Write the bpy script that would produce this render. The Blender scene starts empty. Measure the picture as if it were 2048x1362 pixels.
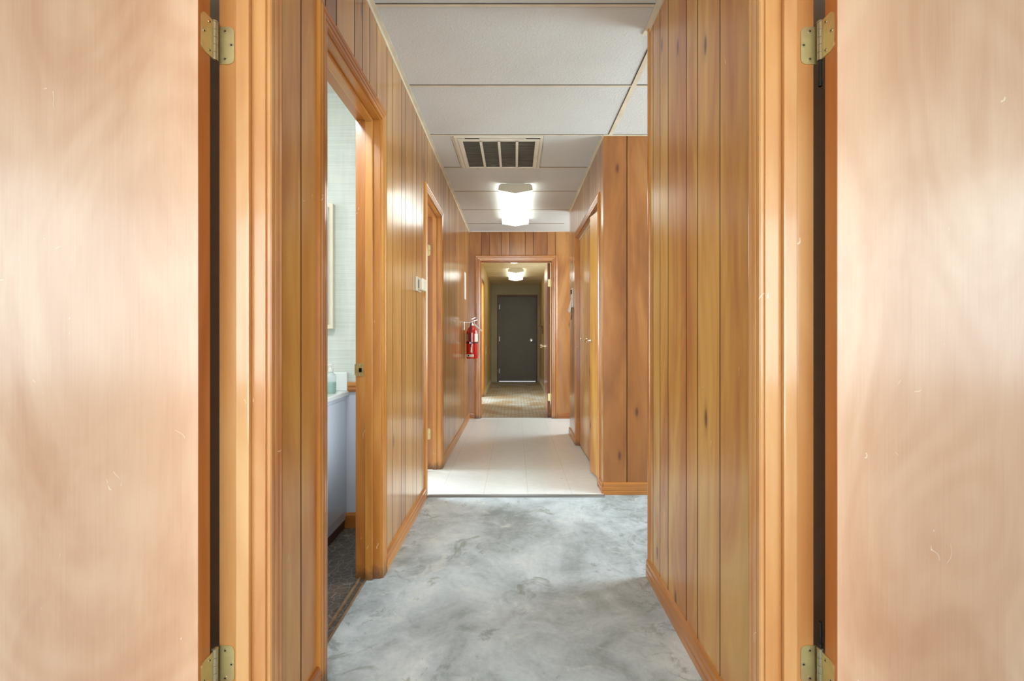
import bpy, bmesh, math, random
from mathutils import Vector, Matrix
random.seed(7)
S = bpy.context.scene
COL = S.collection
PI = math.pi

# ------------------------------------------------------------------ camera
F = 918.0; VX, VY = 1030.0, 673.5; HC = 1.071
cd = bpy.data.cameras.new('camera'); cam = bpy.data.objects.new('camera', cd); COL.objects.link(cam)
cam.location = (0, 0, HC); cam.rotation_euler = (PI/2, 0, 0)
cd.sensor_width = 36; cd.lens = 36*F/2048; cd.clip_start = .02
cd.shift_x = (1024-VX)/2048; cd.shift_y = (VY-681)/2048
S.camera = cam
# ------------------------------------------------------------------ world, exposure, daylight
w = bpy.data.worlds.new('world'); S.world = w; w.use_nodes = True
w.node_tree.nodes['Background'].inputs[0].default_value = (.75, .85, 1, 1)
w.node_tree.nodes['Background'].inputs[1].default_value = .6
S.view_settings.view_transform = 'Standard'; S.view_settings.look = 'None'
S.view_settings.gamma = 1; S.view_settings.use_curve_mapping = False
S.view_settings.exposure = 0.52
def area_light(name, loc, target, sx, sy, power, col=(.78, .94, 1)):
    d = bpy.data.lights.new(name, 'AREA'); d.shape = 'RECTANGLE'; d.size = sx; d.size_y = sy
    d.energy = power; d.color = col
    o = bpy.data.objects.new(name, d); COL.objects.link(o); o.location = loc
    o.rotation_euler = (Vector(target)-Vector(loc)).to_track_quat('-Z', 'Y').to_euler()
    return o
LAMP = 2.9
# windows of the two front rooms, the hall behind, the rooms off the hall, plus added fill lights
area_light('daylight_room_left', (-3.55, -1.3, 1.5), (0, -1.3, 1.5), 2.2, 1.5, 26)
area_light('daylight_room_right', (3.55, -1.3, 1.5), (0, -1.3, 1.5), 2.2, 1.5, 26)
area_light('daylight_back_left', (-2.2, -2.55, 1.45), (-2.2, 0, 1.45), 2.6, 1.7, 46)
area_light('daylight_back_right', (2.2, -2.55, 1.45), (2.2, 0, 1.45), 2.6, 1.7, 46)
area_light('daylight_hall_end', (0, -2.9, 1.25), (0, 0, 1.25), 1.1, 2.3, 80)
area_light('daylight_bedroom', (-3.0, 3.9, 1.5), (0, 3.6, 1.0), 1.6, 1.3, 150)
area_light('daylight_passage', (2.8, 2.58, 1.4), (0, 2.58, 1.2), .95, 1.7, 60)
area_light('daylight_recess', (2.1, 5.5, 1.4), (0, 5.5, 1.0), .8, 1.6, 50)
area_light('daylight_bathroom', (-2.3, 1.95, 1.75), (-.9, 2.1, 1.2), .9, .8, 10, (.92, .98, 1))
area_light('bathroom_fill_top', (-.80, 1.56, 2.30), (-1.0, 2.2, .3), .3, .2, 9, (.94, .99, 1))  # added unseen light from above, brightens the vanity
area_light('hall_room_fill', (-1.45, 7.7, 1.5), (0, 7.7, 1.2), .9, 1.5, 75)  # added light behind the side doorway, lifts the dim far hallway
area_light('bathroom_fill_side', (-.732, 2.28, 1.05), (-2.0, 2.28, 1.05), .16, 1.3, 1.1, (.90, .97, 1))  # invented light hidden behind the jamb, fills the vanity front

# ------------------------------------------------------------------ materials
def lin(r, g, b):
    f = lambda c: (c/255/12.92) if c/255 <= .04045 else ((c/255+.055)/1.055)**2.4
    return (f(r), f(g), f(b), 1)
class NT:
    def __init__(s, name):
        s.m = bpy.data.materials.new(name); s.m.use_nodes = True; s.t = s.m.node_tree
        s.b = s.t.nodes['Principled BSDF']
    def n(s, typ, **kw):
        x = s.t.nodes.new(typ)
        for k, v in kw.items(): setattr(x, k, v)
        return x
    def l(s, a, b): s.t.links.new(a, b)
    def coords(s, scale=(1, 1, 1), offs=None):
        tc = s.n('ShaderNodeTexCoord'); mp = s.n('ShaderNodeMapping'); mp.inputs['Scale'].default_value = scale
        s.l(tc.outputs['Object'], mp.inputs['Vector'])
        if offs is not None: s.l(offs, mp.inputs['Location'])
        return mp.outputs['Vector']
    def noise(s, vec, scale, detail=3, rough=.5, dist=0):
        x = s.n('ShaderNodeTexNoise'); x.inputs['Scale'].default_value = scale; x.inputs['Detail'].default_value = detail
        x.inputs['Roughness'].default_value = rough; x.inputs['Distortion'].default_value = dist
        s.l(vec, x.inputs['Vector']); return x.outputs['Fac']
    def math(s, op, a, b=None, c=None, clamp=False):
        x = s.n('ShaderNodeMath', operation=op); x.use_clamp = clamp
        for i, v in enumerate((a, b, c)):
            if v is None: continue
            if isinstance(v, (int, float)): x.inputs[i].default_value = v
            else: s.l(v, x.inputs[i])
        return x.outputs[0]
    def ramp(s, fac, stops, interp='LINEAR'):
        x = s.n('ShaderNodeValToRGB'); x.color_ramp.interpolation = interp
        e = x.color_ramp.elements
        while len(e) < len(stops): e.new(.5)
        for i, (p, c) in enumerate(stops):
            e[i].position = p; e[i].color = c if len(c) == 4 else (*c, 1)
        s.l(fac, x.inputs[0]); return x.outputs[0]
    def mix(s, fac, a, b, mode='MIX'):
        x = s.n('ShaderNodeMix', data_type='RGBA', blend_type=mode)
        if isinstance(fac, (int, float)): x.inputs[0].default_value = fac
        else: s.l(fac, x.inputs[0])
        for i, v in ((6, a), (7, b)):
            if isinstance(v, tuple): x.inputs[i].default_value = v
            else: s.l(v, x.inputs[i])
        return x.outputs[2]
    def bump(s, h, strength=.1, dist=.01):
        x = s.n('ShaderNodeBump'); x.inputs['Strength'].default_value = strength; x.inputs['Distance'].default_value = dist
        s.l(h, x.inputs['Height']); s.l(x.outputs[0], s.b.inputs['Normal'])
    def set(s, rough=.5, metal=0, coat=0, coatr=.1, spec=.5):
        s.b.inputs['Roughness'].default_value = rough; s.b.inputs['Metallic'].default_value = metal
        s.b.inputs['Coat Weight'].default_value = coat; s.b.inputs['Coat Roughness'].default_value = coatr
        s.b.inputs['Specular IOR Level'].default_value = spec
    def base(s, c):
        if isinstance(c, tuple): s.b.inputs['Base Color'].default_value = c
        else: s.l(c, s.b.inputs['Base Color'])

def wood(name, cd_, cm, cl, axis='Z', rough=.3, coat=.5, coatr=.16, knots=0.0, streak=1.0, big=1.0, wear=0.0, grain=.5, foot=0.0, wavy=.1, cathk=.06, tonek=.45, anis=1.0, knot_axis=1):
    t = NT(name)
    at = t.n('ShaderNodeAttribute'); at.attribute_name = 'tone'
    tone = at.outputs['Fac']
    off = t.n('ShaderNodeCombineXYZ')
    for i, k in enumerate((37., 53., 19.)): t.l(t.math('MULTIPLY', tone, k), off.inputs[i])
    off = off.outputs[0]
    def sc(a, b):
        return tuple(b if 'XYZ'[i] == axis else a for i in range(3))
    n1 = t.noise(t.coords(sc(4.6*big, .8*anis), off), 1.0, 4, .55, 1.1)      # wide figure
    n2 = t.noise(t.coords(sc(40, 1.6), off), 1.0, 4, .6, .3)           # streaks
    n3 = t.noise(t.coords(sc(230, 5), off), 1.0, 2, .6)                # fibre
    n4 = t.noise(t.coords(sc(3.0*big, .62*anis), off), .9, 1, .4, .5)
    cath = t.math('SINE', t.math('MULTIPLY', n4, 95.))
    f = t.math('MULTIPLY_ADD', t.math('SUBTRACT', n1, .5), 1.9, .5)
    f = t.math('ADD', f, t.math('MULTIPLY', t.math('SUBTRACT', tone, .5), tonek))
    f = t.math('ADD', f, t.math('MULTIPLY', t.math('SUBTRACT', n2, .5), .6*streak))
    f = t.math('ADD', f, t.math('MULTIPLY', t.math('SUBTRACT', n3, .5), .25*grain))
    f = t.math('ADD', f, t.math('MULTIPLY', cath, cathk*grain), clamp=True)
    col = t.ramp(f, [(.08, cd_), (.5, cm), (.9, cl)])
    if knots > 0:
        v = t.n('ShaderNodeTexVoronoi'); v.inputs['Scale'].default_value = 1.0; v.inputs['Randomness'].default_value = 1
        v.voronoi_dimensions = '2D'
        sk = t.n('ShaderNodeSeparateXYZ'); t.l(t.coords(sc(5.5, 1.9), off), sk.inputs[0])
        ck = t.n('ShaderNodeCombineXYZ'); t.l(sk.outputs[knot_axis], ck.inputs[0]); t.l(sk.outputs[2], ck.inputs[1])
        t.l(ck.outputs[0], v.inputs['Vector'])
        sep = t.n('ShaderNodeSeparateColor'); t.l(v.outputs['Color'], sep.inputs[0])
        gate = t.math('GREATER_THAN', sep.outputs[0], 1-knots)
        k = t.math('MULTIPLY', t.ramp(v.outputs['Distance'], [(.0, (1, 1, 1)), (.04, (.8, .8, .8)), (.07, (.2, .2, .2)), (.14, (0, 0, 0))]), gate)
        col = t.mix(k, col, lin(92, 48, 20))
    if wear > 0:
        nw = t.math('ABSOLUTE', t.math('SUBTRACT', t.noise(t.coords(sc(17, 13)), 1.0, 1, .5, .2), .5))
        nz = t.noise(t.coords((9.5, 9.5, 11)), 1.0, 3, .6)
        wv = t.math('MULTIPLY', t.math('LESS_THAN', nw, .006), t.math('GREATER_THAN', nz, .70-wear*.025))
        col = t.mix(t.math('MULTIPLY', wv, .75), col, lin(240, 222, 196))
    if foot > 0:                                             # scuffed, dirty feet of the trim
        sx = t.n('ShaderNodeSeparateXYZ'); t.l(t.coords(), sx.inputs[0])
        nf = t.noise(t.coords((30, 30, 14)), 1.0, 5, .7)
        g = t.math('SUBTRACT', t.math('MULTIPLY', nf, .13), t.math('MULTIPLY', sx.outputs[2], 1.0))
        g = t.math('MULTIPLY', g, 22., clamp=True)
        col = t.mix(t.math('MULTIPLY', g, foot), col, lin(70, 48, 32))
    t.base(col); t.set(rough, 0, coat, coatr)
    wv = t.noise(t.coords(sc(5, 2.2)), 1.0, 2)
    h = t.math('ADD', t.math('MULTIPLY', wv, 1.0), t.math('MULTIPLY', n3, .02))
    t.bump(h, wavy, .02)
    return t.m

M = {}
M['panel'] = wood('wood_panel', lin(140, 86, 36), lin(175, 119, 56), lin(200, 149, 80), knots=.16, wear=0, streak=.45, rough=.34, coat=1.0, coatr=.19)
M['panel_dark'] = wood('wood_panel_dark', lin(130, 76, 30), lin(162, 102, 46), lin(182, 126, 66), knots=.4, knot_axis=0, streak=.4, rough=.36, coatr=.24)
M['panel_gold'] = wood('wood_panel_gold', lin(180, 112, 54), lin(208, 152, 74), lin(224, 182, 98), knots=.16, wear=.3, streak=.4, grain=.8, rough=.36, coatr=.22, tonek=.25)
M['trim'] = wood('wood_trim', lin(156, 90, 34), lin(184, 118, 48), lin(202, 142, 70), wear=.7, foot=.7, coat=.6, coatr=.14, streak=.5)
M['trim_light'] = wood('wood_trim_light', lin(186, 116, 60), lin(204, 144, 84), lin(216, 166, 108), wear=1.0, coat=.9, coatr=.12, foot=.5, streak=.5, big=.7)
M['trim_h'] = wood('wood_trim_y', lin(156, 90, 34), lin(184, 118, 48), lin(202, 142, 70), axis='Y', coat=.6, coatr=.14, streak=.5)
M['trim_x'] = wood('wood_trim_x', lin(156, 90, 34), lin(184, 118, 48), lin(202, 142, 70), axis='X', coat=.6, coatr=.14, streak=.5)
M['birch'] = wood('birch_door', lin(202, 148, 112), lin(214, 166, 132), lin(225, 184, 152), rough=.34, coat=1.0, coatr=.2, streak=.12, grain=1.2, wear=1.4, big=.75, wavy=.12, cathk=.055, anis=1.9)
M['edge'] = wood('door_edge_wood', lin(168, 92, 40), lin(192, 116, 56), lin(206, 138, 76), rough=.35, coat=.3)
M['redwood'] = wood('door_edge_red', lin(120, 60, 34), lin(146, 80, 46), lin(160, 94, 56), rough=.5, coat=.1)
M['hallpanel'] = wood('hall_panel', lin(194, 158, 96), lin(218, 186, 124), lin(232, 206, 150), rough=.35, coat=.3, streak=.6)
def plain(name, c, rough=.5, metal=0, coat=0, var=.04, scale=6, spec=.5, bump=0):
    t = NT(name); n = t.noise(t.coords(), scale, 4)
    c2 = tuple(max(0, x*(1-var*3)) for x in c[:3])+(1,)
    c1 = tuple(min(1, x*(1+var)) for x in c[:3])+(1,)
    t.base(t.ramp(n, [(.3, c2), (.7, c1)])); t.set(rough, metal, coat, .1, spec)
    if bump: t.bump(t.noise(t.coords(), 160, 2), bump, .002)
    return t.m
M['groove'] = plain('groove_paint', lin(52, 30, 16), .6)
M['joint'] = plain('gap_shade', lin(88, 82, 74), .8)  # dark colour standing in for shade between ceiling tiles
M['dark'] = plain('dark_void', lin(14, 10, 8), .9, spec=.1)
M['gapwood'] = plain('gap_wood', lin(84, 52, 28), .7)
M['brass'] = plain('antique_brass', lin(222, 210, 158), .36, .8, var=.03, scale=40)
M['brass_old'] = plain('tarnished_brass', lin(190, 160, 104), .42, .75, var=.1, scale=60)
M['steel'] = plain('satin_steel', lin(196, 196, 196), .28, 1, var=.02)
M['chrome'] = plain('chrome', lin(225, 222, 212), .12, 1, var=.01)
M['screw'] = plain('screw_metal', lin(205, 198, 170), .3, .9)
M['black'] = plain('black_rubber', lin(18, 18, 18), .5)
M['cream'] = plain('cream_plastic', lin(226, 218, 196), .4, var=.02)
M['white'] = plain('white_plastic', lin(236, 234, 228), .35, var=.02)
M['tee'] = plain('ceiling_tee_paint', lin(222, 210, 188), .5, var=.05, scale=9)
M['vent'] = plain('vent_enamel', lin(224, 216, 200), .42, var=.03)
M['laminate'] = plain('white_laminate', lin(214, 222, 232), .3, coat=.3, var=.01)
M['marble'] = plain('cultured_marble', lin(232, 236, 234), .18, coat=.5, var=.02)
M['bathpanel'] = plain('bath_wainscot', lin(206, 214, 224), .5, var=.01)
M['plaster'] = plain('room_plaster', lin(222, 216, 205), .8, var=.02)
M['hallend'] = plain('hall_end_paint', lin(176, 172, 148), .75, var=.05, scale=2.5)
M['steel_door'] = plain('grey_door_paint', lin(94, 91, 82), .45, var=.03, scale=3, coat=.0)
M['frame_red'] = plain('brown_frame_paint', lin(108, 76, 60), .5, var=.1, scale=12)
M['red'] = plain('red_enamel', lin(196, 22, 22), .2, coat=.8, var=.02)
M['darkred'] = plain('instruction_decal', lin(120, 30, 22), .4)
M['label'] = plain('paper_label', lin(236, 232, 222), .6)
M['green'] = plain('green_print', lin(40, 96, 60), .6)
M['paper'] = plain('paper_sheet', lin(240, 238, 232), .7)
M['strip'] = plain('aluminium_strip', lin(150, 154, 156), .35, .8)
M['oldstrip'] = plain('worn_oak_strip', lin(140, 112, 84), .6, var=.15, scale=30)
M['housing'] = plain('lamp_housing', lin(206, 198, 178), .45)
def emis(name, c, s):
    t = NT(name); t.base((.9, .9, .9, 1)); t.b.inputs['Emission Color'].default_value = c
    t.b.inputs['Emission Strength'].default_value = s; t.set(.4); return t.m
M['lens'] = emis('prismatic_lens_lit', (.93, 1, .93, 1), LAMP)
M['daygap'] = emis('daylight_under_door', (.85, .93, 1, 1), .8)
# ceiling tile
t = NT('ceiling_tile'); n = t.noise(t.coords((1, 1, 1)), 1.6, 3)
c = t.ramp(n, [(.3, lin(204, 203, 200)), (.7, lin(214, 214, 213))])
st = t.noise(t.coords(), 9, 5, .7, .5); c = t.mix(t.ramp(st, [(.68, (0, 0, 0)), (.78, (.25, .25, .25))]), c, lin(170, 150, 120))
t.base(c); t.set(.85, spec=.2)
vv = t.n('ShaderNodeTexVoronoi'); vv.inputs['Scale'].default_value = 95; t.l(t.coords(), vv.inputs['Vector'])
t.bump(vv.outputs['Distance'], .35, .003); M['tile'] = t.m
t = NT('hall_ceiling'); t.base(t.ramp(t.noise(t.coords(), 2, 3), [(.3, lin(214, 200, 172)), (.7, lin(224, 212, 188))])); t.set(.7); M['hallceil'] = t.m
# concrete
t = NT('worn_concrete')
a = t.noise(t.coords((1, 1, 1)), 2.1, 8, .62, .7); b = t.noise(t.coords((1, 1, 1)), 7, 8, .7, 1.2); d_ = t.noise(t.coords(), 60, 4, .7)
f = t.math('ADD', t.math('MULTIPLY', a, .7), t.math('ADD', t.math('MULTIPLY', b, .3), t.math('MULTIPLY', t.math('SUBTRACT', d_, .5), .12)))
c = t.ramp(f, [(.36, lin(140, 149, 150)), (.46, lin(172, 183, 188)), (.54, lin(192, 203, 209)), (.64, lin(218, 225, 226))])
p = t.noise(t.coords((1, 1.3, 1)), 3.4, 9, .68, 1.4)
c = t.mix(t.ramp(p, [(.59, (0, 0, 0)), (.64, (.4, .4, .4)), (.7, (.55, .55, .55))]), c, lin(220, 224, 220))
q = t.noise(t.coords((1.1, .9, 1)), 4.6, 9, .7, .8)
c = t.mix(t.ramp(q, [(.585, (0, 0, 0)), (.63, (.5, .5, .5)), (.8, (.7, .7, .7))]), c, lin(118, 124, 112))
sx = t.n('ShaderNodeSeparateXYZ'); t.l(t.coords(), sx.inputs[0])   # glue residue and broken skim along the walls
ed = t.math('SUBTRACT', t.math('ABSOLUTE', sx.outputs[0]), .36)
ed = t.math('MULTIPLY', ed, 5., clamp=True)
e2 = t.noise(t.coords(), 11, 9, .75, 1.0)
c = t.mix(t.math('MULTIPLY', ed, t.ramp(e2, [(.53, (0, 0, 0)), (.60, (.55, .55, .55))])), c, lin(120, 128, 126))
e3 = t.noise(t.coords((1, 1, 3)), 8, 9, .75, 1.5)
c = t.mix(t.math('MULTIPLY', ed, t.ramp(e3, [(.60, (0, 0, 0)), (.66, (.6, .6, .6))])), c, lin(206, 212, 208))
t.base(c); t.set(.5, spec=.4); t.bump(t.math('ADD', b, t.math('MULTIPLY', p, .6)), .25, .006); M['concrete'] = t.m
# vinyl tiles: 12 inch squares with hairline seams
def grid_mask(t, step, ox, oy, wdt):
    sx = t.n('ShaderNodeSeparateXYZ'); t.l(t.coords(), sx.inputs[0])
    out = []
    for i, o in ((0, ox), (1, oy)):
        u = t.math('DIVIDE', t.math('SUBTRACT', sx.outputs[i], o), step)
        fr = t.math('ABSOLUTE', t.math('SUBTRACT', t.math('FRACT', t.math('ADD', u, 100.5)), .5))
        out.append(t.math('LESS_THAN', fr, wdt/step))
    return out
t = NT('vinyl_tile'); gx, gy = grid_mask(t, .298, .0865, 3.40, .0014)
n = t.noise(t.coords((1, 3, 1)), 16, 7, .7, .6); n5 = t.noise(t.coords(), 1.6, 2)
c = t.ramp(n, [(.3, lin(222, 226, 228)), (.6, lin(236, 240, 242))])
c = t.mix(t.math('MULTIPLY', n5, .25), c, lin(220, 218, 208))
c = t.mix(t.math('MULTIPLY', t.math('MAXIMUM', gx, t.math('MULTIPLY', gy, .45)), .38), c, lin(140, 134, 126))
sp = t.n('ShaderNodeTexVoronoi'); sp.inputs['Scale'].default_value = 3.2; t.l(t.coords(), sp.inputs['Vector'])
c = t.mix(t.math('MULTIPLY', t.math('LESS_THAN', sp.outputs['Distance'], .02), .7), c, lin(90, 84, 76))
t.base(c); t.set(.3, coat=.25, coatr=.2); M['vinyl'] = t.m
t = NT('hall_sheet_floor'); gx, gy = grid_mask(t, .05, 0, 0, .006)
n = t.noise(t.coords((1.2, 1, 1)), 2.4, 6, .65)
c = t.mix(t.ramp(n, [(.42, (0, 0, 0)), (.6, (1, 1, 1))]), lin(176, 152, 122), lin(196, 198, 194))
c = t.mix(t.math('MULTIPLY', t.math('MAXIMUM', gx, gy), .4), c, lin(96, 80, 60))
t.base(c); t.set(.38, coat=.1); M['hallfloor'] = t.m
t = NT('bath_mosaic'); v = t.n('ShaderNodeTexVoronoi', feature='DISTANCE_TO_EDGE'); v.inputs['Scale'].default_value = 26; t.l(t.coords(), v.inputs['Vector'])
n = t.noise(t.coords(), 9, 5, .7)
c = t.ramp(n, [(.35, lin(70, 66, 62)), (.6, lin(96, 84, 70))])
c = t.mix(t.math('MULTIPLY', t.math('LESS_THAN', v.outputs['Distance'], .03), .45), c, lin(150, 150, 142))
t.base(c); t.set(.45); M['bathfloor'] = t.m
t = NT('grasscloth'); n = t.noise(t.coords((3, 3, 160)), 1.0, 4, .6); n2 = t.noise(t.coords((40, 40, 6)), 1.0, 3)
c = t.ramp(t.math('ADD', t.math('MULTIPLY', n, .7), t.math('MULTIPLY', n2, .3)), [(.35, lin(196, 203, 195)), (.65, lin(217, 222, 214))])
t.base(c); t.set(.8); M['grasscloth'] = t.m
t = NT('filter_mesh'); n = t.noise(t.coords((4, 90, 4)), 1.0, 5, .7)
t.base(t.ramp(n, [(.3, lin(120, 116, 110)), (.7, lin(186, 176, 160))])); t.set(.8); M['filter'] = t.m
t = NT('soap_gel'); t.base(lin(150, 226, 206)); t.set(.1); t.b.inputs['Transmission Weight'].default_value = .55; t.b.inputs['IOR'].default_value = 1.35; M['soap'] = t.m
t = NT('clear_bottle'); t.base(lin(236, 246, 244)); t.set(.08); t.b.inputs['Transmission Weight'].default_value = .7; t.b.inputs['IOR'].default_value = 1.3; M['clear'] = t.m

# ------------------------------------------------------------------ mesh helpers
class MB:
    def __init__(s): s.v = []; s.f = []; s.t = []; s.m = []; s.sm = []
    def add(s, vs, fs, tone=.5, mi=0, smooth=False):
        o = len(s.v); s.v += [tuple(p) for p in vs]
        for f in fs: s.f.append([i+o for i in f]); s.t.append(tone); s.m.append(mi); s.sm.append(smooth)
        return s
    def box(s, x0, x1, y0, y1, z0, z1, tone=.5, mi=0):
        x0, x1 = sorted((x0, x1)); y0, y1 = sorted((y0, y1)); z0, z1 = sorted((z0, z1))
        vs = [(x, y, z) for x in (x0, x1) for y in (y0, y1) for z in (z0, z1)]
        return s.add(vs, [(0, 1, 3, 2), (4, 6, 7, 5), (0, 4, 5, 1), (2, 3, 7, 6), (0, 2, 6, 4), (1, 5, 7, 3)], tone, mi)
    def rev(s, c, prof, axis='Z', n=28, mi=0, a0=0, a1=2*PI):
        full = abs(a1-a0-2*PI) < 1e-6; k = n if full else n+1
        vs = []
        for r, h in prof:
            for i in range(k):
                a = a0+(a1-a0)*i/n; u, v = r*math.cos(a), r*math.sin(a)
                p = {'Z': (u, v, h), 'X': (h, u, v), 'Y': (u, h, v)}[axis]
                vs.append((c[0]+p[0], c[1]+p[1], c[2]+p[2]))
        fs = []
        for j in range(len(prof)-1):
            for i in range(n):
                i2 = (i+1) % k
                fs.append((j*k+i, j*k+i2, (j+1)*k+i2, (j+1)*k+i))
        if full:
            if prof[0][0] > 1e-5: fs.append(tuple(range(k))[::-1])
            if prof[-1][0] > 1e-5: fs.append(tuple((len(prof)-1)*k+i for i in range(k)))
        return s.add(vs, fs, .5, mi, True)
    def tube(s, pts, r, n=8, mi=0):
        pts = [Vector(p) for p in pts]; vs = []
        for i, p in enumerate(pts):
            d = (pts[min(i+1, len(pts)-1)]-pts[max(i-1, 0)]).normalized()
            q = d.to_track_quat('Z', 'Y')
            for j in range(n):
                a = 2*PI*j/n; vs.append(p+q @ Vector((r*math.cos(a), r*math.sin(a), 0)))
        fs = [(i*n+j, i*n+(j+1) % n, (i+1)*n+(j+1) % n, (i+1)*n+j) for i in range(len(pts)-1) for j in range(n)]
        fs += [tuple(range(n))[::-1], tuple((len(pts)-1)*n+j for j in range(n))]
        return s.add(vs, fs, .5, mi, True)
    def prism(s, poly, d0, d1, fn, mi=0, tone=.5):
        """extrude a 2D polygon (a,b) from d0 to d1, fn(a,b,d)->xyz"""
        n = len(poly); vs = [fn(a, b, d0) for a, b in poly]+[fn(a, b, d1) for a, b in poly]
        fs = [tuple(range(n))[::-1], tuple(range(n, 2*n))]+[(i, (i+1) % n, n+(i+1) % n, n+i) for i in range(n)]
        return s.add(vs, fs, tone, mi)
    def build(s, name, mats, parent=None, bevel=0, seg=2):
        me = bpy.data.meshes.new(name); me.from_pydata(s.v, [], s.f)
        if not isinstance(mats, (list, tuple)): mats = [mats]
        for m in mats: me.materials.append(M[m])
        me.polygons.foreach_set('material_index', s.m); me.polygons.foreach_set('use_smooth', s.sm)
        at = me.attributes.new('tone', 'FLOAT', 'FACE'); at.data.foreach_set('value', s.t)
        bm = bmesh.new(); bm.from_mesh(me); bmesh.ops.recalc_face_normals(bm, faces=bm.faces); bm.to_mesh(me); bm.free()
        if any(s.sm):
            try: me.set_sharp_from_angle(angle=math.radians(40))
            except Exception: pass
        o = bpy.data.objects.new(name, me); COL.objects.link(o)
        if parent is not None:
            o.parent = parent
            inv = Matrix.Identity(4); q = parent
            o.matrix_parent_inverse = world_of(parent).inverted()
        if bevel:
            b = o.modifiers.new('bevel', 'BEVEL'); b.width = bevel; b.segments = seg; b.limit_method = 'ANGLE'; b.angle_limit = math.radians(35)
        return o
def world_of(o):
    m = Matrix.LocRotScale(o.location, o.rotation_euler, o.scale)
    if o.parent: m = world_of(o.parent) @ o.matrix_parent_inverse @ m
    return m
def tag(o, label=None, cat=None, group=None, kind=None):
    if label: o['label'] = label
    if cat: o['category'] = cat
    if group: o['group'] = group
    if kind: o['kind'] = kind
    return o
def empty(name, loc, **kw):
    o = bpy.data.objects.new(name, None); COL.objects.link(o); o.location = loc; o.empty_display_size = .05
    return tag(o, **kw)
def struct(mb, name, mats, label=None, cat=None, **k):
    return tag(mb.build(name, mats, **k), label, cat, kind='structure')
def rrect(a0, a1, b0, b1, r, corners=(1, 1, 1, 1), n=5):
    """rounded rectangle, corners in order (a1,b1),(a0,b1),(a0,b0),(a1,b0)"""
    out = []
    for k, (ca, cb, st) in enumerate(((a1-r, b1-r, 0), (a0+r, b1-r, 1), (a0+r, b0+r, 2), (a1-r, b0+r, 3))):
        if corners[k]:
            for i in range(n+1):
                t_ = (st+i/n)*PI/2; out.append((ca+r*math.cos(t_), cb+r*math.sin(t_)))
        else:
            out.append(((a1, b1), (a0, b1), (a0, b0), (a1, b0))[k])
    return out

# ------------------------------------------------------------------ dimensions
WL, WR = -.595, .597           # faces of the hallway walls
RL, RR = -.705, .712           # room-side faces
HT = 2.44; DH = 2.03; CW = .057
YE = 5.97; YC = 3.12; YF = 10.9; HH = 2.31
BOARD = .007

def cuts(a, b, grooves):
    g = sorted(x for x in grooves if a+.004 < x < b-.004)
    return list(zip([a]+g, g+[b]))
def pattern(a, b, start, widths):
    out = []; x = start; i = 0
    while x > a: i -= 1; x -= widths[i % len(widths)]
    while x < b:
        out.append(x); x += widths[i % len(widths)]; i += 1
    return out
def panel_wall(name, axis, plane, nrm, s0, s1, z0, z1, openings, grooves, thick, mats=('panel', 'groove'), label=None, body=True, seed=1):
    """boards run vertically; axis 'Y' = wall in a plane x=plane, axis 'X' = wall in y=plane; nrm = +-1 facing"""
    rnd = random.Random(seed); mb = MB()
    ops = [(o[0]-.016, o[1]+.016, o[2]+.016) for o in openings]
    def put(a, b, za, zb, d0, d1, tone, mi, dark=(0, 0)):
        if b-a < .001 or zb-za < .001: return
        p0, p1 = sorted((plane-nrm*d0, plane-nrm*d1))
        if axis == 'Y': mb.box(p0, p1, a, b, za, zb, tone, mi); lo, hi = 4, 5
        else: mb.box(a, b, p0, p1, za, zb, tone, mi); lo, hi = 0, 1
        lo, hi = ((2, 3) if axis == 'Y' else (0, 1))
        if dark[0]: mb.m[-6+lo] = 1
        if dark[1]: mb.m[-6+hi] = 1
    def split(a, b):
        ed = sorted({a, b}|{e for o in ops for e in o[:2] if a < e < b})
        for u, v in zip(ed, ed[1:]):
            m = (u+v)/2; zz = z0
            for o in ops:
                if o[0] < m < o[1]: zz = max(zz, o[2])
            yield u, v, zz
    for a, b in cuts(s0, s1, grooves):
        tn = rnd.random(); g = .0026
        for u, v, zz in split(a, b):
            put(u+(g if u == a and a != s0 else 0), v-(g if v == b and b != s1 else 0), zz, z1, 0, BOARD, tn, 0, (u == a and a != s0, v == b and b != s1))
    if body:
        for u, v, zz in split(s0, s1): put(u, v, zz, z1, BOARD, thick, .5, 1)
    return struct(mb, name, list(mats), label, 'wall')

PROF = [(0, 0), (0, .0075), (.003, .0105), (.013, .0115), (.016, .0085), (.019, .0120), (.029, .0132), (.033, .0095),
        (.037, .0125), (.044, .0138), (.048, .0100), (.052, .0115), (.0555, .0090), (.057, .006), (.057, 0)]
def sweep_prof(mb, pts_fn, n, tone=.5, prof=PROF, smooth=False):
    """pts_fn(k,u,t) -> xyz for station k"""
    P = len(prof); vs = [pts_fn(k, u, t_) for k in range(n) for u, t_ in prof]
    fs = []
    for k in range(n-1):
        for i in range(P-1): fs.append((k*P+i, k*P+i+1, (k+1)*P+i+1, (k+1)*P+i))
    fs += [tuple(range(P)), tuple((n-1)*P+i for i in range(P))[::-1]]
    mb.add(vs, fs, tone)
def casing(parent, s0, s1, h, place, mats, scale=1.0, reveal=.006):
    """mitred door casing: three mouldings; place(s,z,t)->xyz"""
    a, b, hh = s0-reveal, s1+reveal, h+reveal
    k = scale; rnd = random.random
    mb = MB(); sweep_prof(mb, lambda i, u, t_: place(a-u*k, (0, hh+u*k)[i], t_), 2, rnd())
    mb.build('casing', mats[0], parent)
    mb = MB(); sweep_prof(mb, lambda i, u, t_: place(b+u*k, (0, hh+u*k)[i], t_), 2, rnd())
    mb.build('casing', mats[0], parent)
    mb = MB(); sweep_prof(mb, lambda i, u, t_: place((a-u*k, b+u*k)[i], hh+u*k, t_), 2, rnd())
    mb.build('head_casing', mats[1], parent)

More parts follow.
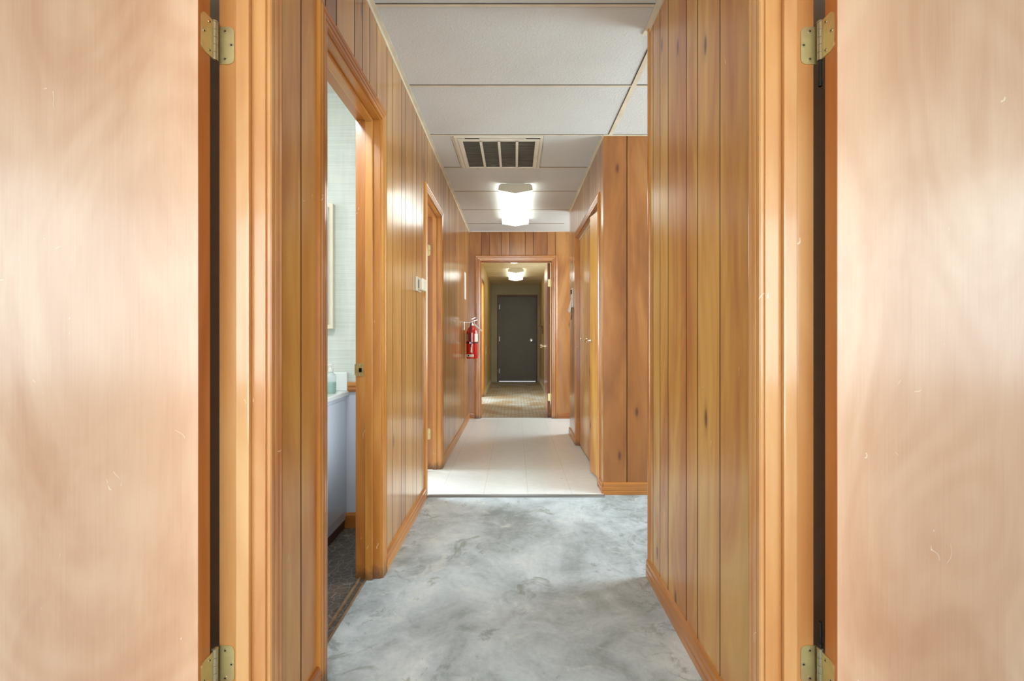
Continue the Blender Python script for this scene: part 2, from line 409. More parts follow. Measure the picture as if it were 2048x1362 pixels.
def side_doorway(name, s, y0, y1, stops_front=.013, mats=('trim', 'trim_h'), label=None, near=True, jm=None):
    """doorway in a hallway side wall; s=-1 left, +1 right; door hangs on the room side"""
    wx = WL if s < 0 else WR; rx = RL if s < 0 else RR
    e = empty(name, (wx, (y0+y1)/2, 0), label=label, cat='door', kind='structure')
    jm = jm or mats[0]; T = .018
    inn = wx+s*.0                  # hallway edge of jamb
    mb = MB(); mb.box(inn, rx, y1, y1+T, 0, DH+T, .35); mb.build('jamb', jm, e, bevel=.0012)
    mb = MB(); mb.box(inn, rx, y0-T, y0, 0, DH+T, .6); mb.build('jamb', jm, e, bevel=.0012)
    mb = MB(); mb.box(inn, rx, y0, y1, DH, DH+T, .5); mb.build('head_jamb', mats[1], e, bevel=.0012)
    a, b = rx-s*.046, rx-s*.078
    mb = MB(); mb.box(a, b, y1-stops_front, y1, 0, DH, .8); mb.build('door_stop', jm, e, bevel=.0025)
    mb = MB(); mb.box(a, b, y0, y0+stops_front, 0, DH, .8); mb.build('door_stop', jm, e, bevel=.0025)
    mb = MB(); mb.box(a, b, y0+stops_front, y1-stops_front, DH-stops_front, DH, .8); mb.build('door_stop', mats[1], e, bevel=.0025)
    casing(e, y0, y1, DH, lambda q, z, t_: (wx-s*t_, q, z), mats)
    return e

def hinge(parent, s, kx, ky, z, leaf_x, jamb_y, edge_x, edge_y0, pin=None, m='brass', h=.0889):
    """butt hinge: jamb leaf faces the camera, door leaf lies on the open door's edge"""
    e = MB()
    poly = rrect(min(kx, leaf_x), max(kx, leaf_x), z-h/2, z+h/2, .014, ((0, 1, 1, 0) if s > 0 else (1, 0, 0, 1)))
    e.prism(poly, jamb_y-.0022, jamb_y, lambda a, b, d: (a, d, b))
    hp = e.build('hinge', m, parent)
    p2 = rrect(edge_y0, ky, z-h/2, z+h/2, .014, (0, 1, 1, 0))
    l2 = MB(); l2.prism(p2, edge_x, edge_x-s*.0022, lambda a, b, d: (d, a, b)); l2.build('hinge_leaf', m, hp)
    kn = MB(); n = 5
    for i in range(n):
        za = z-h/2+h*i/n+.0004; zb = z-h/2+h*(i+1)/n-.0004
        kn.rev((kx, ky, 0), [(.0068, za), (.0068, zb)], n=18)
    kn.rev((kx, ky, 0), [(.0075, z+h/2), (.0075, z+h/2+.003), (.003, z+h/2+.0055), (0, z+h/2+.006)], n=18)
    kn.build('knuckle', 'screw', hp)
    for dz, du in ((-.033, .38), (0, .78), (.033, .38)):
        sx_ = kx+(leaf_x-kx)*(du+.05)
        q = MB(); q.rev((sx_, jamb_y-.0022, z+dz), [(.0046, 0), (.0044, -.0010), (.0022, -.0012)], 'Y', 14); q.rev((sx_, jamb_y-.0022, z+dz), [(.0020, -.0012), (0, -.0013)], 'Y', 10, mi=1); q.build('screw', ['screw', 'dark'], hp)
        yy = ky+(edge_y0-ky)*(du+.05)
        q = MB(); q.rev((edge_x-s*.0022, yy, z+dz), [(.0046, 0), (.0044, -s*.0010), (.0022, -s*.0012)], 'X', 14); q.rev((edge_x-s*.0022, yy, z+dz), [(.0020, -s*.0012), (0, -s*.0013)], 'X', 10, mi=1); q.build('screw', ['screw', 'dark'], hp)
    if pin:
        q = MB(); z0, z1 = pin
        q.tube([(kx, ky, z0), (kx, ky, z1)], .0032, 10); q.rev((kx, ky, 0), [(.0045, min(z0, z1)), (.0045, min(z0, z1)+.012)], n=12)
        q.build('hinge_pin', 'black', hp)
    return hp

# ------------------------------------------------------------------ floors
struct(MB().box(-.66, 3.0, -3.0, 3.25, -.1, 0), 'floor', 'concrete', 'bare blue-grey concrete slab of the near hallway', 'floor')
struct(MB().box(-4, -.66, -3.0, 1.25, -.1, 0), 'floor_room_left', 'vinyl')
struct(MB().box(-3.0, -.66, 1.25, 2.66, -.1, .001), 'floor_bathroom', 'bathfloor', 'dark mosaic vinyl floor of the bathroom', 'floor')
struct(MB().box(-3.2, .600, 3.075, YE+.05, -.05, .008).box(.600, 2.4, YC+.02, YE+.05, -.05, .008), 'floor_tile', 'vinyl', 'white square vinyl tiles of the middle hallway', 'floor')
struct(MB().box(-3.2, -.66, 2.66, 3.075, -.1, .008), 'floor_bedroom', 'vinyl')
struct(MB().box(-1.6, 1.6, YE+.05, YF+.3, -.1, .004), 'floor_hall', 'hallfloor', 'worn brown patterned floor of the far hallway', 'floor')
mb = MB(); mb.prism([(3.058, 0), (3.092, 0), (3.092, .0095), (3.078, .012), (3.066, .009)], WL+.012, .600, lambda a, b, d: (d, a, b))
struct(mb, 'trim_1', 'strip', 'thin grey metal transition strip between concrete and white tiles', 'trim')
mb = MB(); mb.box(-.448, .474, YE+.035, YE+.06, 0, .012)
struct(mb, 'trim_2', 'strip', 'metal threshold strip in the end doorway', 'trim')
mb = MB(); mb.box(-.690, -.681, 1.44, 2.03, 0, .007); mb.box(-.660, -.653, 1.44, 2.03, 0, .004)
struct(mb, 'trim_3', 'oldstrip', 'worn wooden threshold strips in the bathroom doorway', 'trim')

# ------------------------------------------------------------------ walls
gl = [1.276, 1.44, 1.53, 1.70, 1.79, 1.88, 1.979, 2.131, 2.229, 2.404, 2.488, 2.673, 2.764, 2.932, 3.03]
gl += pattern(3.12, YE, 3.12, [.175, .09, .18, .10, .165, .09])
B1 = (1.440, 2.030, DH); B2 = (3.080, 3.680, DH); NEAR = (.235, 1.094, DH)
panel_wall('wall_left_front', 'Y', WL, 1, -2.9, B1[0]-.016, 0, HT, [NEAR], gl+pattern(-2.9, .23, -.1, [.17, .09, .18, .1]), .11,
           ('panel_gold', 'groove'), 'golden panelled wall strip between the left birch door and the bathroom doorway', seed=9)
panel_wall('wall_left', 'Y', WL, 1, B1[0]-.016, YE, 0, HT, [B1, B2], gl, .11,
           ('panel', 'groove'), 'varnished board-panelled wall on the left of the hallway', seed=4)
gr = [1.337, 1.50, 1.598, 1.79, 1.89, 1.985]
panel_wall('wall_right', 'Y', WR, -1, -2.9, 2.045, 0, HT, [NEAR], gr+pattern(-2.9, .23, -.1, [.17, .09, .18, .1]), .115,
           ('panel_gold', 'groove'), 'golden panelled wall on the right ending at the side passage', seed=11)
mb = MB(); mb.prism(rrect(2.030, 2.052, WR-.007, WR+.016, .006), .0, HT-.0, lambda a, b, d: (b, a, d))
struct(mb, 'trim_4', 'trim', 'wooden corner bead at the end of the right wall', 'trim')
# closet wall
CL = (3.30, 4.48, DH)
XC = .600
panel_wall('wall_closet', 'Y', XC, -1, YC+.0045, 5.03, 0, HT, [CL], pattern(3.33, 5.03, 3.42, [.10, .17, .09, .18]), .10,
           ('panel', 'groove'), 'panelled wall with the closet doors on the right', seed=8)
panel_wall('wall_return', 'X', YC, -1, XC, 2.9, 0, HT, [], [.761, .925, 1.03, 1.2, 1.3, 1.47, 1.56, 1.75, 1.9, 2.05, 2.2, 2.4, 2.6], .0075,
           ('panel_dark', 'groove'), 'brown panelled wall facing the camera beside the closet', seed=3)
EO = (-.449, .475, 2.055)
ge = [-.436, -.333, -.176, -.072, .133, .237, .419, .523]
panel_wall('wall_end', 'X', YE, -1, -.70, 2.2, 0, HT, [EO], ge+[.74, .9, 1.0, 1.2, 1.4], .11,
           ('panel_dark', 'groove'), 'panelled end wall around the far doorway', seed=5)
# recess and passage shells
mb = MB()
mb.box(2.15, 2.25, 4.9, 6.1, 0, HT); mb.box(.70, 2.2, 4.97, 5.03, 0, HT)
struct(mb, 'wall_recess', 'plaster')
mb = MB(); mb.box(.71, 3.0, 1.95, 2.045, 0, HT); mb.box(2.85, 2.95, 2.0, 3.2, 0, HT)
struct(mb, 'wall_passage', 'plaster')
mb = MB()                                                        # closet interior
mb.box(.70, 1.3, 3.18, 3.22, 0, HT); mb.box(.70, 1.3, 4.66, 4.70, 0, HT); mb.box(1.28, 1.32, 3.2, 4.7, 0, HT)
struct(mb, 'wall_closet_inside', 'plaster')
# front rooms
mb = MB(); mb.box(-3.7, -3.6, -2.9, 1.3, 0, HT); mb.box(-3.7, RL, -2.75, -2.6, 0, HT); mb.box(-3.7, RL, 1.20, 1.36, 0, HT)
struct(mb, 'wall_room_left', 'plaster')
mb = MB(); mb.box(3.6, 3.7, -2.9, 1.3, 0, HT); mb.box(3.7, RR, -2.75, -2.6, 0, HT); mb.box(3.7, RR, 1.20, 1.36, 0, HT)
struct(mb, 'wall_room_right', 'plaster')
mb = MB(); mb.box(-.72, .72, -3.05, -2.95, 0, HT)
struct(mb, 'wall_back', 'plaster')
struct(MB().box(3.0, 4.0, -3.0, 1.4, -.1, 0), 'floor_room_right', 'vinyl')
# bathroom
YB = 2.58
mb = MB(); mb.box(-2.5, RL, YB, YB+.05, .80, HT)
struct(MB().box(-2.5, -2.4, 1.40, YB, 0, HT), 'wall_bathroom_left', 'grasscloth'); struct(MB().box(-2.5, RL, 1.36, 1.40, 0, HT), 'wall_bathroom_near', 'grasscloth')
struct(mb, 'wall_bathroom', 'grasscloth', 'pale green textured wallpaper behind the vanity', 'wall')
struct(MB().box(-2.5, RL, YB, YB+.05, 0, .80), 'wall_bathroom_lower', 'bathpanel', 'white lower wall panel in the bathroom', 'wall')
mb = MB(); mb.prism([(YB, .760), (YB-.014, .764), (YB-.018, .778), (YB-.012, .788), (YB-.018, .798), (YB-.014, .815), (YB, .818)], -.955, RL, lambda a, b, d: (d, a, b))
struct(mb, 'trim_5', 'trim_x', 'brown wooden chair rail on the bathroom wall', 'trim')
mb = MB(); mb.prism([(YB, 0), (YB-.013, 0), (YB-.013, .07), (YB-.006, .085), (YB, .085)], -.955, RL, lambda a, b, d: (d, a, b))
struct(mb, 'baseboard_bathroom', 'trim_x', 'brown baseboard in the bathroom', 'baseboard')
# bedroom shell
mb = MB(); mb.box(-3.2, -3.1, 2.6, 6.1, 0, HT); mb.box(-3.2, RL, 2.63, 2.70, 0, HT); mb.box(-3.2, RL, 5.95, 6.05, 0, HT)
struct(mb, 'wall_bedroom', 'plaster')
# far hallway
HL, HR = -.560, .582
HO = (7.30, 8.13, 1.98)
panel_wall('wall_hall_left', 'Y', HL, 1, YE+.11, YF, 0, HH, [HO], pattern(YE, YF, 6.3, [.2, .1, .2, .1]), .1, ('hallpanel', 'groove'),
           'pale panelled left wall of the far hallway', seed=21)
panel_wall('wall_hall_right', 'Y', HR, -1, YE+.11, YF, 0, HH, [], pattern(YE, YF, 6.3, [.2, .1, .2, .1]), .1, ('hallpanel', 'groove'),
           'pale panelled right wall of the far hallway', seed=22)
mb = MB(); X0, X1, Z1 = -.425, .532, 2.066
mb.box(HL, X0, YF, YF+.1, 0, HH); mb.box(X1, HR, YF, YF+.1, 0, HH); mb.box(X0, X1, YF, YF+.1, Z1, HH)
struct(mb, 'wall_hall_end', 'hallend', 'dull grey-green wall around the dark exit door', 'wall')
mb = MB(); mb.box(-1.6, -1.55, 6.9, 8.6, 0, HH); mb.box(-1.6, -.66, 6.9, 6.95, 0, HH); mb.box(-1.6, -.66, 8.55, 8.6, 0, HH)
struct(mb, 'wall_hall_room', 'plaster')

# ------------------------------------------------------------------ baseboards
BP = [(0, 0), (.013, 0), (.013, .024), (.010, .028), (.013, .032), (.013, .052), (.0095, .056), (.0115, .060), (.0105, .074), (.006, .081), (0, .083)]
def baseboard(name, segs, label, mat='trim_h', k=1.0):
    mb = MB()
    for (fn, a, b) in segs: mb.prism([(p*1.0, q*k) for p, q in BP], a, b, fn, tone=random.random())
    return struct(mb, name, mat, label, 'baseboard')
L = lambda t_, z, d: (WL+t_, d, z)
cO = CW+.006
baseboard('baseboard_left', [(L, B1[1]+cO, B2[0]-cO), (L, NEAR[1]+cO, B1[0]-cO), (L, B2[1]+cO, YE), (L, -2.9, NEAR[0]-cO)], 'ridged wooden baseboard along the left wall')
Rr = lambda t_, z, d: (WR-t_, d, z)
baseboard('baseboard_right', [(Rr, NEAR[1]+cO, 2.05), (Rr, -2.9, NEAR[0]-cO)], 'ridged wooden baseboard along the right wall')
Cc = lambda t_, z, d: (XC-t_, d, z)
baseboard('baseboard_closet', [(Cc, YC-.012, CL[0]-cO), (Cc, CL[1]+cO, 5.03)], 'short wooden baseboard beside the closet')
baseboard('baseboard_return', [(lambda t_, z, d: (d, YC-t_, z), XC-.012, 2.8)], 'wooden baseboard under the brown panelled return wall', 'trim_x')
baseboard('baseboard_end', [(lambda t_, z, d: (d, YE-t_, z), -.595, -.53), (lambda t_, z, d: (d, YE-t_, z), .556, 2.1)], 'wooden baseboard at the end wall', 'trim_x')
baseboard('baseboard_hall', [(lambda t_, z, d: (HL+t_, d, z), 8.2, YF), (lambda t_, z, d: (HR-t_, d, z), YE+.12, YF)], 'pale baseboard of the far hallway', 'cream')

# ------------------------------------------------------------------ ceiling
TE = [-1.74, -1.13, -.52, .07, .68, 1.29, 1.898, 2.508, 3.119, 3.722, 4.335, 4.955, 5.575]
VX0, VX1 = -.420, .195
mb = MB(); rows = [-2.95]+TE+[YE]
XT = .645
for i, (a, b) in enumerate(zip(rows, rows[1:])):
    g = .0105
    x1 = (WR if b < 2.1 else (XT-.012 if b < 3.2 else XC))
    ya, yb = a+.005, b-g
    if a == 3.119:
        mb.box(WL, VX0-.004, ya, yb, HT+.003, HT+.012); mb.box(VX1, x1, ya, yb, HT+.003, HT+.012)
    else: mb.box(WL, x1, ya, yb, HT+.003, HT+.012)
    if 1.8 < a < 3.0: mb.box(XT+.016, 2.9, ya, yb-.001, HT+.003, HT+.012)
mb.box(XC, 2.2, 4.96, YE, HT+.003, HT+.012)
ce = struct(mb, 'ceiling', 'tile', 'white textured tiles of the dropped hallway ceiling', 'ceiling')
mb = MB()
for y in TE:
    if y == 1.898 or y > 2:
        x1 = XC if y > 3.2 else XT
    else: x1 = WR
    if y == 3.119: x1 = XT+.02
    mb.box(WL, x1, y-.007, y+.007, HT-.000, HT+.004)
    if 2.4 < y < 3.2: mb.box(XT, 2.9, y-.007, y+.007, HT-.000, HT+.004)
mb.box(XT-.010, XT+.016, 2.05, YC, HT-.0015, HT+.003)
mb.box(VX0-.016, VX0-.002, 3.13, 3.72, HT-.001, HT+.003)
mb.build('ceiling_grid', 'tee', ce)
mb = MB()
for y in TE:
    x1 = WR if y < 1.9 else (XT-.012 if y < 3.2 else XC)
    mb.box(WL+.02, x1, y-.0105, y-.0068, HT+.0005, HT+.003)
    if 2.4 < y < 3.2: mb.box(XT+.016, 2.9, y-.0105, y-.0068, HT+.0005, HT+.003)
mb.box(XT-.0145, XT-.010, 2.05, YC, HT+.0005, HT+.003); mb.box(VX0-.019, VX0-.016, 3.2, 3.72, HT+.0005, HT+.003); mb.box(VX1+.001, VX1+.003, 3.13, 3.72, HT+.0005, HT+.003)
mb.build('gap_shade', 'joint', ce)  # dark strips drawn as the shadow gaps beside the tees
mb = MB()
mb.box(WL, WL+.020, -2.9, YE, HT-.004, HT); mb.box(WL, WL+.0025, -2.9, YE, HT-.020, HT)
mb.box(WR-.020, WR, -2.9, 2.08, HT-.004, HT); mb.box(WR-.0025, WR, -2.9, 2.04, HT-.020, HT)
mb.box(XC-.016, XC, YC, 5.03, HT-.004, HT); mb.box(XC-.0025, XC, YC, 5.03, HT-.018, HT)
mb.box(XC, 2.8, YC-.012, YC, HT-.004, HT); mb.box(-.595, 1.6, YE-.010, YE, HT-.004, HT)
mb.build('wall_angle', 'tee', ce)
struct(MB().box(-1.2, 3.0, -3.0, 6.15, HT+.22, HT+.27), 'ceiling_plenum', 'dark')
mb = MB()   # plain ceilings of the rooms either side
mb.box(-3.7, RL+.02, -2.9, 1.3, HT, HT+.05); mb.box(RR-.02, 3.7, -2.9, 1.98, HT, HT+.05); mb.box(-3.2, RL+.02, 1.3, 6.0, HT, HT+.05); mb.box(.70, 1.32, 3.2, 4.7, HT, HT+.05)
struct(mb, 'ceiling_rooms', 'plaster')
mb = MB(); mb.box(-1.6, 1.0, YE+.11, YF+.1, HH, HH+.05)
hc = struct(mb, 'ceiling_hall', 'hallceil', 'low beige ceiling of the far hallway', 'ceiling')
mb = MB()
for i in range(8): mb.box(HL, HR, 6.3+i*.61-.004, 6.3+i*.61+.004, HH-.002, HH)
mb.build('seam_strip', 'tee', hc)

# ------------------------------------------------------------------ doors 1, 2: the big open doors each side of the camera
def big_door(name, s, label):
    wx = WL if s < 0 else WR
    e = side_doorway(name, s, NEAR[0], NEAR[1], mats=('trim_light', 'trim_h'), label=label)
    ex = -.706 if s < 0 else .718
    y0, y1 = 1.024, 1.063
    W = .84
    mb = MB(); mb.box(ex, ex+s*W, y0, y1, .012, 2.022, .55, 1)
    # front and back veneers, edge shows the darker solid lipping
    mb.box(ex+s*.0006, ex+s*W, y0-.0012, y0, .012, 2.022, .5 if s < 0 else .62, 0)
    sl = mb.build('door_slab', ['birch', 'edge'], e, bevel=.0015)
    kn = MB(); kn.rev((ex+s*(W-.06), y0-.001, .96), [(.032, 0), (.032, -.006), (.012, -.012), (.012, -.032), (.024, -.040), (.027, -.055), (.020, -.068), (0, -.070)], 'Y', 28)
    kn.build('door_knob', 'brass', e)
    kx = ex-s*.001
    for z in (1.764, 1.03, .292):
        if z == 1.03: continue
        pin = None
        if s > 0: pin = (z-.0445, z-.105) if z > 1 else (z+.048, z+.11)
        hinge(e, s, kx, 1.078, z, kx-s*.037, NEAR[1], ex, 1.031, pin)
    return e
big_door('door_1', -1, 'pale birch door standing open on the left of the camera')
big_door('door_2', 1, 'pale birch door standing open on the right of the camera')
# ------------------------------------------------------------------ door 3: bathroom doorway (door swung out of view)
e = side_doorway('door_3', -1, B1[0], B1[1], label='bathroom doorway with brass strike plate on its jamb')
mb = MB(); pz = .925
mb.prism(rrect(-.705, -.668, pz-.029, pz+.029, .006), B1[1]-.0022, B1[1], lambda a, b, d: (a, d, b))
st = mb.build('strike_plate', 'brass_old', e)
MB().box(-.690, -.677, B1[1]-.003, B1[1]-.0018, pz-.011, pz+.008).build('latch_hole', 'dark', st)
mb = MB()
for dz in (-.022, .022): mb.rev((-.686, B1[1]-.0022, pz+dz), [(.004, 0), (.0035, -.001), (0, -.001)], 'Y', 12)
mb.build('screw', 'screw', st)
mb = MB(); mb.box(-.7085, -.705, B1[1]-.003, B1[1]+.02, pz-.024, pz+.024); mb.build('strike_lip', 'brass_old', st)
# ------------------------------------------------------------------ door 4: second doorway on the left
e = side_doorway('door_4', -1, B2[0], B2[1], label='second doorway on the left with brass hinges on the far jamb', jm='trim')
ex = -.712
mb = MB(); mb.box(ex, ex-.60, 3.612, 3.650, .02, 2.02); mb.build('door_slab', 'birch', e, bevel=.0015)
for z in (1.764, .292): hinge(e, -1, ex-.006, B2[1]-.006, z, ex+.034, B2[1], ex, 3.62)
# ------------------------------------------------------------------ door 5: end doorway with door folded back into the far hallway
e = empty('door_5', (0, YE, 0), label='end doorway with its door opened back against the far hallway wall', cat='door', kind='structure')
a, b, h = EO; T = .018
MB().box(a-T, a, YE, YE+.11, 0, h+T, .5).build('jamb', 'trim', e, bevel=.001)
MB().box(b, b+T, YE, YE+.11, 0, h+T, .5).build('jamb', 'trim', e, bevel=.001)
MB().box(a, b, YE, YE+.11, h, h+T, .5).build('head_jamb', 'trim_x', e, bevel=.001)
MB().box(a, a+.012, YE+.035, YE+.068, 0, h, .3).build('door_stop', 'trim', e, bevel=.002)
MB().box(a+.012, b, YE+.035, YE+.068, h-.012, h, .3).build('door_stop', 'trim_x', e, bevel=.002)
casing(e, a, b, h, lambda q, z, t_: (q, YE-t_, z), ('trim', 'trim_x'), scale=1.2)
p0, p1 = Vector((.431, 6.092, 0)), Vector((.447, 6.975, 0)); dr = (p1-p0).normalized(); nr = Vector((dr.y, -dr.x, 0))
mb = MB(); TH = .036
c4 = [p0, p0+nr*TH, p1+nr*TH, p1]
mb.add([(p.x, p.y, .012) for p in c4]+[(p.x, p.y, h-.006) for p in c4],
       [(0, 3, 7, 4), (3, 2, 6, 7), (1, 5, 6, 2), (0, 1, 2, 3), (4, 7, 6, 5)], .5, 0)
mb.add([(p.x, p.y, .012) for p in c4[:2]]+[(p.x, p.y, h-.006) for p in c4[:2]], [(0, 2, 3, 1)], .5, 1)
mb.build('door_slab', ['birch', 'redwood'], e)
for z in (1.785, .27):
    mb = MB(); mb.prism(rrect(.436, .470, z-.05, z+.05, .010, (0, 1, 1, 0)), 6.086, 6.0915, lambda q, zz, d: (q, d, zz))
    hg = mb.build('hinge', 'brass', e)
    MB().rev((.474, 6.084, 0), [(.006, z-.05), (.006, z+.05)], n=12).build('knuckle', 'brass', hg)
kp = p0+dr*.82
mb = MB(); mb.rev((kp.x, kp.y, .93), [(.030, 0), (.030, -.006), (.011, -.012), (.011, -.034), (.024, -.042), (.027, -.056), (.018, -.066), (0, -.068)], 'X', 24)
mb.build('door_knob', 'chrome', e)
# ------------------------------------------------------------------ door 6: dark exit door
e = empty('door_6', (.05, YF, 0), label='dark grey exit door with round silver knob at the far end', cat='door', kind='structure')
mb = MB(); mb.box(X0, -.385, YF-.012, YF+.1, 0, Z1); mb.box(.492, X1, YF-.012, YF+.1, 0, Z1); mb.box(-.385, .492, YF-.012, YF+.1, 2.023, Z1)
mb.build('door_frame', 'frame_red', e, bevel=.003)
MB().box(-.382, .489, YF+.012, YF+.056, .017, 2.020).build('door_slab', 'steel_door', e, bevel=.002)
MB().box(-.382, .489, YF+.06, YF+.09, .004, .03).build('door_sweep_gap', 'daygap', e)
mb = MB(); mb.rev((.392, YF+.012, .985), [(.044, 0), (.044, -.006), (.016, -.014), (.016, -.034), (.032, -.042), (.036, -.058), (.024, -.070), (0, -.072)], 'Y', 28)
mb.build('door_knob', 'steel', e)
MB().box(.462, .484, YF+.006, YF+.012, 1.40, 1.53).build('latch_guard', 'steel_door', e, bevel=.001)
for z in (1.78, 1.02, .26):
    mb = MB(); mb.rev((-.384, YF+.002, 0), [(.008, z-.055), (.008, z+.055)], n=12); mb.box(-.384, -.362, YF+.010, YF+.0125, z-.055, z+.055)
    mb.build('hinge', 'strip', e)
# ------------------------------------------------------------------ door 7: doorway in the far hallway's left wall
e = empty('door_7', (HL, 7.7, 0), label='wood-cased doorway on the left of the far hallway', cat='door', kind='structure')
a, b, h = HO
for q0, q1 in ((a-T, a), (b, b+T)): MB().box(HL, HL-.1, q0, q1, 0, h+T).build('jamb', 'trim', e)
MB().box(HL, HL-.1, a, b, h, h+T).build('head_jamb', 'trim_h', e)
casing(e, a, b, h, lambda q, z, t_: (HL+t_, q, z), ('trim', 'trim_h'))
# ------------------------------------------------------------------ door 8: bifold closet
e = empty('door_8', (XC, 3.89, 0), label='wooden bifold closet doors with two small chrome knobs', cat='closet door', kind='structure')
a, b, h = CL
MB().box(XC, XC+.10, a-T, a, 0, h+T, .2).build('jamb', 'trim', e)
MB().box(XC, XC+.10, b, b+T, 0, h+T, .2).build('jamb', 'trim', e)
MB().box(XC, XC+.10, a, b, h, h+T, .4).build('head_jamb', 'trim_h', e)
casing(e, a, b, h, lambda q, z, t_: (XC-t_, q, z), ('trim', 'trim_h'))
def leaf(p, q, tone):
    p, q = Vector((*p, 0)), Vector((*q, 0)); d = (q-p).normalized(); n_ = Vector((d.y, -d.x, 0))*.030
    if n_.x < 0: n_ = -n_
    c4 = [p, q, q+n_, p+n_]; mb = MB()
    mb.add([(v.x, v.y, .022) for v in c4]+[(v.x, v.y, h-.022) for v in c4], [(0, 1, 5, 4), (1, 2, 6, 5), (2, 3, 7, 6), (3, 0, 4, 7), (0, 3, 2, 1), (4, 5, 6, 7)], tone)
    return mb.build('door_panel', 'panel_gold', e, bevel=.002)
l1 = leaf((.634, 3.306), (.588, 3.595), .55)
l2 = leaf((.590, 3.600), (.634, 3.888), .6)
l3 = leaf((.632, 3.894), (.630, 4.183), .5)
l4 = leaf((.630, 4.187), (.632, 4.476), .6)
MB().box(.626, .668, a, b, h-.020, h).build('track', 'cream', e)
for (x, y, par) in ((.590, 3.578, l1), (.630, 4.165, l3)):
    mb = MB(); mb.rev((x, y, 1.042), [(.017, 0), (.015, -.003), (.007, -.006), (.006, -.018), (.014, -.024), (.018, -.031), (.015, -.037), (0, -.039)], 'X', 24)
    mb.build('knob', 'chrome', par)

# ------------------------------------------------------------------ ceiling lights
def fixture(name, x, y0, y1, zc, w, label):
    e = empty(name, (x, (y0+y1)/2, zc), label=label, cat='ceiling light')
    k = w/.306
    hs = [(-.085, 0), (.085, 0), (.085, -.022), (-.085, -.022)]
    MB().prism([(p*k, q) for p, q in hs], y0+.02, y1-.02, lambda p, q, d: (x+p, d, zc+q)).build('housing', 'housing', e, bevel=.002)
    cap = [(-.148, -.018), (-.128, -.002), (.128, -.002), (.148, -.018), (.155, -.060), (0, -.088), (-.155, -.060)]
    for q in (y0, y1-.014):
        MB().prism([(a*k, b) for a, b in cap], q, q+.014, lambda a, b, d: (x+a, d, zc+b)).build('end_cap', 'housing', e, bevel=.003)
    ln = [(-.150, -.060), (0, -.0835), (.150, -.060), (.143, -.024), (.090, -.022), (-.090, -.022), (-.143, -.024)]
    MB().prism([(a*k, b) for a, b in ln], y0+.014, y1-.014, lambda a, b, d: (x+a, d, zc+b)).build('diffuser', 'lens', e)
    return e
fixture('ceiling_light', .004, 4.09, 5.345, HT, .306, 'lit wraparound fluorescent light on the white tiled ceiling behind the vent')
fixture('ceiling_light', .016, 8.30, 9.50, HH, .29, 'lit fluorescent light in the far hallway before the dark door')
fixture('ceiling_light', -.016, 6.13, 7.25, HH, .29, 'ceiling light just past the end doorway, mostly hidden by its header')

# ------------------------------------------------------------------ return air vent
e = empty('return_air_vent', ((VX0+VX1)/2, 3.42, HT), label='square white return air grille with dark filter panels in the ceiling', cat='vent')
y0, y1 = 3.131, 3.712
mb = MB()
def ring(mb, x0, x1, ya, yb, wx, wy0, wy1, z0, z1):
    mb.box(x0, x1, ya, ya+wy0, z0, z1); mb.box(x0, x1, yb-wy1, yb, z0, z1); mb.box(x0, x0+wx, ya+wy0, yb-wy1, z0, z1); mb.box(x1-wx, x1, ya+wy0, yb-wy1, z0, z1)
ring(mb, VX0, VX1, y0, y1, .022, .018, .010, HT-.008, HT+.004); mb.build('frame', 'vent', e, bevel=.0015)
mb = MB(); ring(mb, VX0+.024, VX1-.024, y0+.028, y1-.012, .030, .036, .012, HT-.011, HT-.002); mb.build('grille_door', 'vent', e, bevel=.0015)
ix0, ix1 = VX0+.054, VX1-.054; pw = (ix1-ix0)
mb = MB()
for i in range(1, 4): c_ = ix0+pw*i/4; mb.box(c_-.009, c_+.009, y0+.05, y1-.02, HT-.011, HT-.004)
mb.build('divider_bar', 'vent', e)
mb = MB(); n = 34
for i in range(n):
    y = y0+.066+(y1-y0-.092)*i/(n-1)
    mb.add([(ix0, y-.004, HT-.006), (ix1, y-.004, HT-.006), (ix1, y+.004, HT+.003), (ix0, y+.004, HT+.003)], [(0, 1, 2, 3)])
mb.build('louver', 'filter', e)
MB().box(VX0+.01, VX1-.01, y0+.005, y1-.005, HT+.012, HT+.016).build('filter', 'filter', e)
for x in (-.345, .075):
    MB().box(x, x+.10, y0+.019, y0+.027, HT-.010, HT-.004).build('hinge_slot', 'dark', e)
for x in (-.30, .07):
    MB().rev((x, y1-.006, HT-.011), [(.006, 0), (.005, -.003), (0, -.003)], n=12).build('latch_screw', 'brass_old', e)

# ------------------------------------------------------------------ thermostat on the left wall
e = empty('thermostat', (WL, 2.79, 1.385), label='small cream thermostat box on the left panelled wall between the two doorways', cat='thermostat')
MB().box(WL, WL+.014, 2.735, 2.85, 1.345, 1.432).build('base_plate', 'cream', e, bevel=.003)
MB().box(WL+.014, WL+.046, 2.742, 2.844, 1.350, 1.424).build('cover', 'cream', e, bevel=.008, seg=4)
MB().box(WL+.019, WL+.023, 2.7405, 2.745, 1.362, 1.412).build('slot', 'black', e)
# ------------------------------------------------------------------ notice
e = tag(MB().box(WL, WL+.005, 5.40, 5.52, 1.515, 1.835).build('notice', 'paper', None, bevel=.001), 'narrow white notice on the left wall above the fire extinguisher', 'notice')
